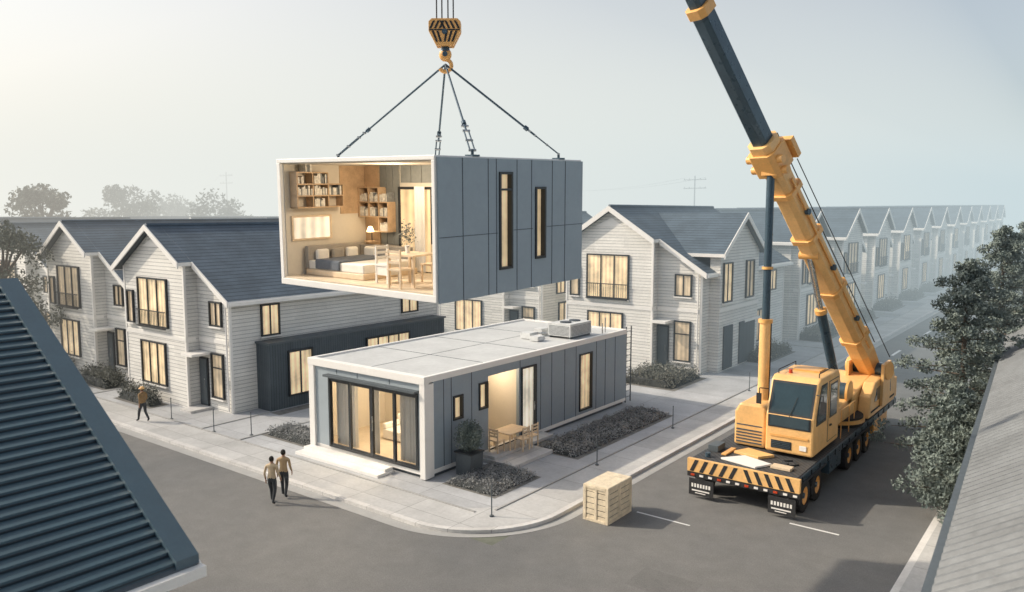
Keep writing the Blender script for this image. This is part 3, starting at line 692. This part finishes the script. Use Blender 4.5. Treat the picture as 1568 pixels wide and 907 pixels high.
P=Vector((-8.6,38.4,3.35))-CO; T=Vector((-14.35,15.8,29.0))-CO
ax=(T-P); L=ax.length; zd=ax.normalized(); xd=zd.cross(Vector((0,0,1))).normalized(); yd=zd.cross(xd)
BM=Matrix.Translation(P)@Matrix((xd,yd,zd)).transposed().to_4x4()
mb=MB(); mb.M=BM
def bsec(z0,z1,w0,w1,h0,h1,k,ch=.22):
    def ring(z,w,h):
        c=ch*min(w,h); return [(-w/2,-h/2+c,z),(-w/2+c,-h/2,z),(w/2-c,-h/2,z),(w/2,-h/2+c,z),(w/2,h/2-c,z),(w/2-c,h/2,z),(-w/2+c,h/2,z),(-w/2,h/2-c,z)]
    vs=ring(z0,w0,h0)+ring(z1,w1,h1); mb.add(vs,[(i,(i+1)%8,8+(i+1)%8,8+i) for i in range(8)]+[tuple(range(8))[::-1],tuple(range(8,16))],k)
bsec(-1.0,1.2,.7,.95,.8,1.05,'orange'); bsec(1.2,.36*L,.95,.82,1.05,.92,'orange2')
for s in (.06,.15,.24,.31): bsec(s*L,s*L+.22,1.04,1.04,1.14,1.14,'orange',.15)
bsec(.345*L,.375*L,1.12,1.12,1.25,1.25,'orange',.15); bsec(.375*L,.385*L,.98,.98,1.08,1.08,'orange2')
bsec(.385*L,.545*L,.66,.66,.78,.78,'steel'); bsec(.545*L,.555*L,.82,.82,.95,.95,'orange'); bsec(.555*L,.77*L,.54,.54,.64,.64,'steel'); bsec(.77*L,.78*L,.62,.62,.72,.72,'orange'); bsec(.78*L,.985*L,.38,.38,.46,.46,'steel')
bsec(.98*L,1.01*L,.6,.6,.8,.8,'orange')
for sg in(-1,1):
    for s in (.35,.365): mb.cyl((sg*.55,.3,s*L),(sg*.78,.3,s*L),.16,.16,14,'orange')
    mb.box(sg*.46,-.05,1.5,sg*.53,.05,.33*L,'orange')
    for s in (.1,.19,.28): mb.cyl((sg*.46,0,s*L),(sg*.6,0,s*L),.13,.13,12,'steel')
mb.box(-.7,-.85,.345*L,.7,-.6,.37*L,'orange'); mb.cyl((-.4,-.75,.35*L),(.4,-.75,.35*L),.22,.22,16,'orange')
mb.cyl((-.5,0,L),(.5,0,L),.35,.35,20,'black'); mb.cyl((-.9,0,0),(.9,0,0),.3,.3,18,'steel')
mb.cyl((-.95,0,0),(-.8,0,0),.42,.42,18,'orange'); mb.cyl((.8,0,0),(.95,0,0),.42,.42,18,'orange')
for sg in(-1,1): mb.cyl((sg*.25,-.75,1.0),(sg*.25,-.62,.38*L),.025,.025,6,'black')
mb.cyl((.3,-.6,.345*L),(.2,-.4,L),.03,.03,6,'black')
for sg in(-1,1): mb.cyl((sg*.85,-.3,.35*L),(sg*.95,-.4,.5),.022,.022,6,'black')
mb.obj('boom',cr,.015)
def bp(s,dx=0,dy=0): return BM@Vector((dx,dy,s*L))
mb=MB()
top=bp(.355,-.1,.3); base=Vector((top.x,top.y,1.45))
mb.cyl(base,(base.x,base.y,6.2),.22,.22,20,'orange2'); mb.cyl((base.x,base.y,6.2),(base.x,base.y,6.35),.27,.27,20,'orange'); mb.cyl((base.x,base.y,6.35),top,.15,.15,16,'steel')
mb.cyl((base.x,base.y,8.3),(base.x,base.y,8.4),.21,.21,16,'orange'); mb.cyl((base.x,base.y,1.45),(base.x,base.y,1.8),.4,.3,20,'orange')
mb.cyl((base.x+.22,base.y,2),(base.x+.22,base.y,6.3),.03,.03,6,'black'); mb.box(base.x-.3,base.y-.2,top.z-.35,base.x+.3,base.y+.2,top.z+.3,'orange')
b2=Vector((.7,9.2,2.8)); t2=bp(.22,0,.4)
mb.cyl(b2,b2+(t2-b2)*.6,.2,.2,16,'steel'); mb.cyl(b2+(t2-b2)*.6,t2,.12,.12,12,'chrome'); mb.cyl(b2+(t2-b2)*.58,b2+(t2-b2)*.61,.25,.25,16,'orange')
mb.cyl(t2+Vector((-.4,0,0)),t2+Vector((.4,0,0)),.16,.16,12,'orange')
mb.obj('hydraulic_cylinders',cr)
mb=MB()
hb=hk-CO
for dx in(-.22,-.08,.08,.22): mb.cyl((T.x+dx*.8,T.y+dx*.6,T.z-.2),(hb.x+dx*.8,hb.y+dx*.6,hb.z+1.0),.018,.018,6,'black')
for sg in (-1,1): mb.box(P.x+sg*.75-.06,P.y-.8,1.8,P.x+sg*.75+.06,P.y+.6,P.z+.35,'orange2')
mb.obj('hoist_cables',cr)
# ------------------------------------------------------------------ crate
ct=empty('wooden_crate',(-13.85,22.1,.008)); mb=MB(); w,l,h=.95,1.6,1.25
mb.box(.03,.03,.03,w-.03,l-.03,h-.03,'hcore')
for i in range(6):
    z=.02+i*(h-.04)/6
    mb.box(.005,.005,z+.014,w-.005,l-.005,z+(h-.04)/6-.014,'crate')
for x in(-.02,w-.09):
    for y in(-.02,l-.09): mb.box(x,y,0,x+.11,y+.11,h,'crate')
mb.box(w/2-.05,-.02,0,w/2+.05,l+.02,h+.015,'crate')
for z in(0,h-.1): mb.box(-.025,.1,z,w+.025,l-.1,z+.1,'crate'); mb.box(.1,-.025,z,w-.1,l+.025,z+.1,'crate')
mb.box(-.025,l/2-.05,.1,w+.025,l/2+.05,h-.1,'crate')
for i in range(5): mb.box(.0,i*l/5+.008,h,w,(i+1)*l/5-.008,h+.02,'crate')
mb.obj('slats',ct,.006)
# ------------------------------------------------------------------ foreground houses
fl=empty('foreground_house_teal_roof',(-11.8,6.7,0))
mb=MB(); zE,run=4.75,6.6; slp=(9.06-4.82)/6.6; Y0=-16
def rz2(x): return zE-x*slp
mb.box(-13,Y0+.4,0,-.45,-.3,zE-.1,'siding'); mb.prism([(-13,zE-.1),(-.45,zE-.1),(-6.6,rz2(-6.6)-.35)],'y',Y0+.4,-.3,'siding')
NC=34
for i in range(NC):
    a=-run+i*run/NC;b=a+run/NC
    mb.prism([(a,rz2(a)-.02),(a,rz2(a)+.015),(b,rz2(b)+.07),(b,rz2(b)-.02)],'y',Y0,-.36,'tin')
mb.prism([(-run,rz2(-run)-.25),(-run,rz2(-run)-.021),(.05,rz2(.05)-.021),(.05,rz2(.05)-.25)],'y',Y0,0,'darkgrey')
mb.prism([(-run,rz2(-run)-.02),(-run,rz2(-run)+.13),(.05,rz2(.05)+.13),(.05,rz2(.05)-.02)],'y',-.358,.04,'tinflash')
mb.prism([(-13.2,zE-.25),(-run,rz2(-run)-.25),(-run-.001,rz2(-run)+.06),(-13.2,zE+.05)],'y',Y0,0,'tin')
mb.box(.05,Y0,zE-.26,.2,.08,zE-.08,'white'); mb.prism([(-run,rz2(-run)-.3),(-run,rz2(-run)-.03),(.05,rz2(.05)-.03),(.05,rz2(.05)-.3)],'y',.04,.08,'white')
mb.obj('roof_and_walls',fl)
fr=empty('foreground_house_grey_roof',(-1.65,10.4,0),(0,0,rad(3.52)))
mb=MB(); sp=.62; n=110
mb.box(.4,.3,0,11.6,34,4.7,'siding')
for i in range(n):
    y=i*.32; vs=[]
    for (yy,dz) in ((y,0),(y+.08,.06),(y+.17,.06),(y+.25,0),(y+.32,0)):
        vs+=[(0,yy,5.0+dz),(6,yy,5.0+6*sp+dz)]
    mb.add(vs,[(2*j,2*j+2,2*j+3,2*j+1) for j in range(4)],'tin3')
Ye=n*.32
mb.prism([(0,4.97),(6,4.97+6*sp),(12,4.97),(12,4.75),(6,4.75+6*sp),(0,4.75)],'y',0,Ye,'darkgrey')
mb.prism([(6,5.0+6*sp),(12,5.0),(12,4.98),(6,4.98+6*sp)],'y',0,Ye,'tin3')
mb.prism([(.4,4.7),(11.6,4.7),(6,4.7+5.6*sp)],'y',.3,34,'siding')
mb.box(-.14,0,4.78,0,Ye,4.95,'darkgrey')
mb.obj('roof_and_walls',fr,recalc=False)
# ------------------------------------------------------------------ vegetation
def crown(clumps,per):
    pts=[]
    for c,r in clumps:
        d=rng.normal(size=(per,3)); d/=np.linalg.norm(d,axis=1)[:,None]
        rr_=(rng.random((per,1))**.45)*r; pts.append(np.array(c)+d*rr_*np.array([1,1,.8]))
    return np.concatenate(pts)
def tree(x,y,h,R,mat='leaf',n=34,per=110,ls=.13,name='deciduous_tree',z0f=.32):
    e=empty(name,(x,y,.1)); mb=MB(); prev=Vector((0,0,0)); segs=[]
    th=h*.6
    for i in range(5):
        nx=Vector((rng.normal()*.1,rng.normal()*.1,th*(i+1)/5)); mb.cyl(prev,nx,.05*h*(1-i*.17)*.55,.05*h*(1-(i+1)*.17)*.55,10,'bark'); segs.append(nx); prev=nx
    cl=[]
    for i in range(n):
        t=rng.random(); a=rng.random()*6.28; zz=h*(z0f+(1-z0f)*t); env=R*math.sin(math.pi*min(1,(.12+t*.86)))**.6
        rr_=env*(.35+.6*rng.random()); c=(math.cos(a)*rr_,math.sin(a)*rr_,zz-.1*h); cl.append((c,R*(.2+.16*rng.random())))
        if i%2==0:
            s=segs[min(4,1+int(t*4))]; mb.cyl(s,c,.012*h,.004*h,6,'bark')
    mb.obj('trunk_and_limbs',e); leaves('foliage',crown(cl,per),ls,mat,e); return e
def conifer(x,y,h,R,name='conifer_tree'):
    e=empty(name,(x,y,.1)); mb=MB(); mb.cyl((0,0,0),(0,0,h*.95),.2,.03,10,'bark'); cl=[]
    nb=66
    for i in range(nb):
        t=(i+.5)/nb; zz=h*(.08+.9*t); a=i*2.399; ext=R*(1-t)**.5*(.6+.55*rng.random())
        mb.cyl((0,0,zz-.1),(math.cos(a)*ext*.85,math.sin(a)*ext*.85,zz-.1),.05*(1-t)+.015,.01,6,'bark')
        for f in (.3,.62,.95):
            c=(math.cos(a)*ext*f,math.sin(a)*ext*f,zz+rng.normal()*.08); cl.append((c,.28+.28*(1-t)*(1.2-f)))
    pts=crown(cl,120); mb.obj('trunk_and_limbs',e); leaves('foliage',pts,.065,'conif',e); return e
conifer(-4.3,34.2,8.6,3.0); conifer(-3.8,29.6,4.6,1.7); conifer(-3.9,42,9.8,2.9); conifer(-3.6,50,10,2.7); conifer(-3.4,58,9.4,2.5)
tree(-56.8,19.9,10.2,3.9,n=44,per=150); tree(-97,38.5,14.0,5.2,ls=.26,per=120,n=44); tree(-109,55,15,6.2,ls=.28,per=120,n=44); tree(-101,62,14.2,6,ls=.28,per=120,n=44); tree(-118,66,13.6,6,ls=.3,per=90); tree(-88,70,13.2,5.4,ls=.26,per=110)
tree(-3,150,11,5,ls=.35,per=60); tree(2,120,10,5,ls=.3,per=60); tree(-1,175,11,6,ls=.35,per=60)
def bed(name,x0,y0,x1,y1,h,mat='lav',dens=520,ls=.05,z=.14):
    e=empty(name,(x0,y0,z)); w=x1-x0;l=y1-y0; n=int(min(12000,dens*w*l))
    p=rng.random((n,3)); X=p[:,0]*w;Y=p[:,1]*l
    hh=h*(.72+.28*np.sin(X*5.1+Y*1.3+x0)*np.cos(Y*4.3+X*2.1)+.14*rng.normal(size=n))
    ed=np.minimum(np.minimum(X,w-X),np.minimum(Y,l-Y)); hh*=np.clip(.45+ed/.25,.3,1)
    Z=hh*(p[:,2]**.5)
    pts=np.stack([X+rng.normal(size=n)*.05,Y+rng.normal(size=n)*.05,Z],1); leaves('foliage',pts,ls,mat,e)
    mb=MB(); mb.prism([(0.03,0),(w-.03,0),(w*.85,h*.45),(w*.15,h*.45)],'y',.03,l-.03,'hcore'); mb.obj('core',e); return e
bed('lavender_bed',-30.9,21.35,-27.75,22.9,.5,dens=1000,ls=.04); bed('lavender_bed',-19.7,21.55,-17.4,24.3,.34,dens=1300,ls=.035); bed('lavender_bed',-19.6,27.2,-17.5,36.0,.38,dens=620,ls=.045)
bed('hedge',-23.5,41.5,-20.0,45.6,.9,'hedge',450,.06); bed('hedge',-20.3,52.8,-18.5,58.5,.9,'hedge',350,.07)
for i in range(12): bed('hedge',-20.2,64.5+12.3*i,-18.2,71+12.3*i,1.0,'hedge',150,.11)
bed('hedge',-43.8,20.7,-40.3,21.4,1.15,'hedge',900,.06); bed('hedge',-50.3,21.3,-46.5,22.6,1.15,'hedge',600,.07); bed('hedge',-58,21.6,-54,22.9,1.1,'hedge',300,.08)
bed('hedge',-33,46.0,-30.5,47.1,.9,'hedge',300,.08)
pt=empty('planter_with_shrub',(-19.75,22.95,.14)); mb=MB(); mb.prism([(-.36,0),(.36,0),(.42,.95),(-.42,.95)],'y',-.38,.38,'darkgrey'); mb.box(-.45,-.42,.9,.45,.42,.97,'frame'); mb.obj('pot',pt,.015)
d=rng.normal(size=(3000,3)); d/=np.linalg.norm(d,axis=1)[:,None]; leaves('shrub_foliage',d*(rng.random((3000,1))**.4)*np.array([.55,.55,.66])*(1+.15*np.sin(d[:,:1]*9))+np.array([0,0,1.55]),.045,'conif',pt)
mb=MB(); mb.cyl((0,0,.8),(0,0,1.5),.05,.03,8,'bark'); mb.obj('stem',pt)
for x,y in ((-37.1,20.15),(-33.3,20.15),(-31.4,20.9),(-16.3,20.1),(-16.3,34),(-16.3,44),(-16.3,27)):
    e=empty('marker_post',(x,y,.134)); mb=MB(); mb.cyl((0,0,0),(0,0,1.05),.022,.022,8,'darkgrey'); mb.cyl((0,0,0),(0,0,.04),.08,.08,10,'darkgrey'); mb.ell((0,0,1.07),(.03,.03,.04),'darkgrey',8,6); mb.obj('post',e)
for x,y,h in((-63.7,140,17.4),(-150,96,19)):
    e=empty('utility_pole',(x,y,0)); mb=MB(); mb.cyl((0,0,0),(0,0,h),.17,.1,8,'pole')
    for z in(h-.8,h-2.4): mb.box(-2.3,-.07,z,2.3,.07,z+.12,'pole'); [mb.cyl((a,0,z+.12),(a,0,z+.35),.05,.05,6,'pole') for a in(-2.1,-1.1,1.1,2.1)]
    for a in (-2.1,2.1):
        pts=[(a-60*s_,30*s_,h-.4-6*s_*(1-s_)) for s_ in [k/8 for k in range(9)]]; mb.tube(pts,.02,4,'pole')
    mb.obj('pole_and_crossarms',e)
# ------------------------------------------------------------------ people
def person(name,x,y,z,heading,shirt,stride=.28,hat=None,h=1.75,armswing=.22):
    e=empty(name,(x,y,z),(0,0,heading),(h/1.75,)*3)
    S=stride
    J={'pel':((0,0,.95),(.15,.11)),'wst':((0,.0,1.1),(.135,.10)),'chs':((0,.01,1.3),(.165,.115)),'shc':((0,0,1.43),(.12,.09)),'nck':((0,.01,1.52),(.055,.055)),'hd0':((0,.02,1.58),(.06,.065)),
       'hl':((-.095,0,.9),(.1,.1)),'kl':((-.1,S*.45+.04,.5),(.068,.07)),'al':((-.1,S*.9-.02,.1),(.045,.05)),'fl':((-.11,S*.9+.13,.045),(.045,.035)),
       'hr':((.095,0,.9),(.1,.1)),'kr':((.1,-S*.25+.05,.5),(.068,.07)),'ar':((.1,-S*.9,.13),(.045,.05)),'fr':((.11,-S*.9+.13,.05),(.045,.035)),
       'sl':((-.2,0,1.41),(.06,.06)),'el':((-.25,-armswing*.5,1.13),(.043,.043)),'wl':((-.24,-armswing*.6+.08,.89),(.03,.028)),
       'sr':((.2,0,1.41),(.06,.06)),'er':((.25,armswing*.3-.04,1.13),(.043,.043)),'wr':((.24,armswing+.06,.92),(.03,.028))}
    E=[('pel','wst'),('wst','chs'),('chs','shc'),('shc','nck'),('nck','hd0'),('pel','hl'),('hl','kl'),('kl','al'),('al','fl'),('pel','hr'),('hr','kr'),('kr','ar'),('ar','fr'),('shc','sl'),('sl','el'),('el','wl'),('shc','sr'),('sr','er'),('er','wr')]
    ks=list(J); me=bpy.data.meshes.new('sk'); me.from_pydata([J[k][0] for k in ks],[(ks.index(a),ks.index(b)) for a,b in E],[])
    o=bpy.data.objects.new('sk',me); C.collection.objects.link(o); o.modifiers.new('s','SKIN')
    for i,k in enumerate(ks):
        me.skin_vertices[0].data[i].radius=J[k][1]; me.skin_vertices[0].data[i].use_root=(k=='pel')
    ss=o.modifiers.new('u','SUBSURF'); ss.levels=2; ss.render_levels=2
    dg=bpy.context.evaluated_depsgraph_get(); ev=o.evaluated_get(dg); m2=bpy.data.meshes.new_from_object(ev); bpy.data.objects.remove(o)
    for k in(shirt,'pants','skin','black','hair'): m2.materials.append(M[k])
    for p in m2.polygons:
        c=p.center; p.use_smooth=True
        if c.z<.09: i=3
        elif c.z<.97 and abs(c.x)<.2: i=1
        elif abs(c.x)>.19 and c.z<.98: i=2
        elif c.z>1.5: i=2
        else: i=0
        p.material_index=i
    b=bpy.data.objects.new('body',m2); C.collection.objects.link(b); b.parent=e
    mb=MB()
    mb.ell((0,.025,1.645),(.076,.094,.115),'skin',16,12); mb.ell((0,.05,1.6),(.055,.07,.07),'skin',12,8)
    mb.ell((0,.0,1.67),(.086,.1,.105),'hair',16,12); mb.cyl((0,.112,1.66),(0,.135,1.625),.008,.016,6,'skin')
    for s in(-1,1): mb.ell((s*.08,.015,1.635),(.012,.02,.03),'skin',8,6); mb.ell((s*.03,.113,1.655),(.012,.006,.007),'hair',8,5)
    mb.ell((0,.112,1.585),(.024,.006,.006),'red',8,5)
    if hat: mb.ell((0,.01,1.7),(.11,.13,.09),hat,16,8); mb.cyl((0,.03,1.685),(0,.03,1.7),.15,.14,16,hat)
    for s,k in((-1,'wl'),(1,'wr')):
        w=Vector(J[k][0]); ww=w+Vector((0,.01,-.07)); mb.ell(tuple(w+Vector((0,.005,-.045))),(.018,.04,.055),'skin',10,8)
        for j in range(4):
            a=ww+Vector((0,-.027+j*.018,-.015)); ln=(.032,.038,.04,.033)[j]; m_=a+Vector((-s*.004,.004,-ln)); mb.cyl(a,m_,.0095,.0085,6,'skin'); mb.cyl(m_,m_+Vector((-s*.014,.006,-ln*.75)),.0085,.006,6,'skin')
        a=w+Vector((0,.035,-.03)); mb.cyl(a,a+Vector((-s*.01,.025,-.035)),.012,.01,6,'skin'); mb.cyl(a+Vector((-s*.01,.025,-.035)),a+Vector((-s*.015,.03,-.06)),.01,.007,6,'skin')
    mb.cyl((0,.005,1.47),(0,.005,1.52),.085,.07,14,shirt,cap=False)
    mb.obj('head_and_hands',e,recalc=True); return e
person('walking_man',-23.55,16.45,.006,rad(28),'shirt',.2,armswing=.14)
person('walking_man',-23.75,17.1,.006,rad(34),'shirt2',.18,h=1.8,armswing=.12)
person('construction_worker',-37.75,19.05,.136,rad(100),'hivis',.3,hat='orange2')
# ------------------------------------------------------------------ haze volumes (far side of the scene), glowing by emission instead of scattering light
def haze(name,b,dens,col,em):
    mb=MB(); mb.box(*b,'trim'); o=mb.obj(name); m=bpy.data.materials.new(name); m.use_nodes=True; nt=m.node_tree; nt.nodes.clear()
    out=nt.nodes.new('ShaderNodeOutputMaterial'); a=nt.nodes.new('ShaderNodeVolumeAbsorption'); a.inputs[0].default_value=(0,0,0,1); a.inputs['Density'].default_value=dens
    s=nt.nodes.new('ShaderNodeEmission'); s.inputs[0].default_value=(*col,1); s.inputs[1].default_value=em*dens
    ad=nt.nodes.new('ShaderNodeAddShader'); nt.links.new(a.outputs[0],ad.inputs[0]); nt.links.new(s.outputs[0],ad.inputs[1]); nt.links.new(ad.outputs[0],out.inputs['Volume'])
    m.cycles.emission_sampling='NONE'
    try: m.cycles.homogeneous_volume=True
    except Exception: pass
    o.data.materials.clear(); o.data.materials.append(m); return o
haze('self_lit_haze',(-2800,40,-1,1500,2800,28),.0078,(.60,.71,.74),1.0)  # pale emission imitates daylight scattered in the fog
haze('warm_glow_haze',(-2790,-190,-.9,-47,2790,34),.0065,(1.0,.955,.85),1.0)  # warm emissive box added to imitate sun glow in the west
haze('high_glow_haze',(-2780,-180,-.8,-70,2780,120),.0013,(1.0,.98,.91),1.0)  # tall emissive box added to brighten the sky on the left
# ------------------------------------------------------------------ light, sky, camera
az=Vector((.885,.466)).normalized(); el=rad(35)
sd=bpy.data.lights.new('sun','SUN'); sd.energy=4.9; sd.angle=rad(1.0); sd.color=(1,.87,.70)
so=bpy.data.objects.new('sun',sd); C.collection.objects.link(so)
so.rotation_euler=Vector((az.x*math.cos(el),az.y*math.cos(el),-math.sin(el))).to_track_quat('-Z','Y').to_euler()
def plight(name,p,e,parent,col=(1,.82,.6),r=.25):
    l=bpy.data.lights.new(name,'POINT'); l.energy=e; l.color=col; l.shadow_soft_size=r; o=bpy.data.objects.new(name,l); C.collection.objects.link(o); o.parent=parent; o.location=p
plight('ceiling_lamp',(-2.8,1.4,2.75),105,lm); plight('desk_lamp_bulb',(-4.6,2.2,1.35),6,lm,(1,.75,.45),.06)
plight('room_lamp',(-3.2,2.0,3.4),340,gm); plight('porch_lamp',(-1.0,5.0,3.3),75,gm)
w=bpy.data.worlds.new('World'); C.world=w; w.use_nodes=True; nt=w.node_tree; bg=nt.nodes['Background']
sk=nt.nodes.new('ShaderNodeTexSky'); sk.sky_type='NISHITA'; sk.sun_disc=False; sk.sun_elevation=el; sk.sun_rotation=math.atan2(-az.x,-az.y)%(2*math.pi)
sk.air_density=1.0; sk.dust_density=4.0; sk.ozone_density=1.0
hs=nt.nodes.new('ShaderNodeHueSaturation'); hs.inputs['Saturation'].default_value=.5; hs.inputs['Value'].default_value=1.18
nt.links.new(sk.outputs[0],hs.inputs['Color']); nt.links.new(hs.outputs[0],bg.inputs[0]); bg.inputs[1].default_value=.15
cd=bpy.data.cameras.new('camera'); co=bpy.data.objects.new('camera',cd); C.collection.objects.link(co)
co.location=(0,0,10.5); co.rotation_euler=(rad(90-6.1),0,rad(37.5)); cd.sensor_width=36; cd.lens=27.5; cd.clip_end=7000; cd.clip_start=.2
cd.dof.use_dof=True; cd.dof.focus_distance=27; cd.dof.aperture_fstop=.8
C.camera=co
C.view_settings.view_transform='Standard'; C.view_settings.look='None'; C.view_settings.exposure=0
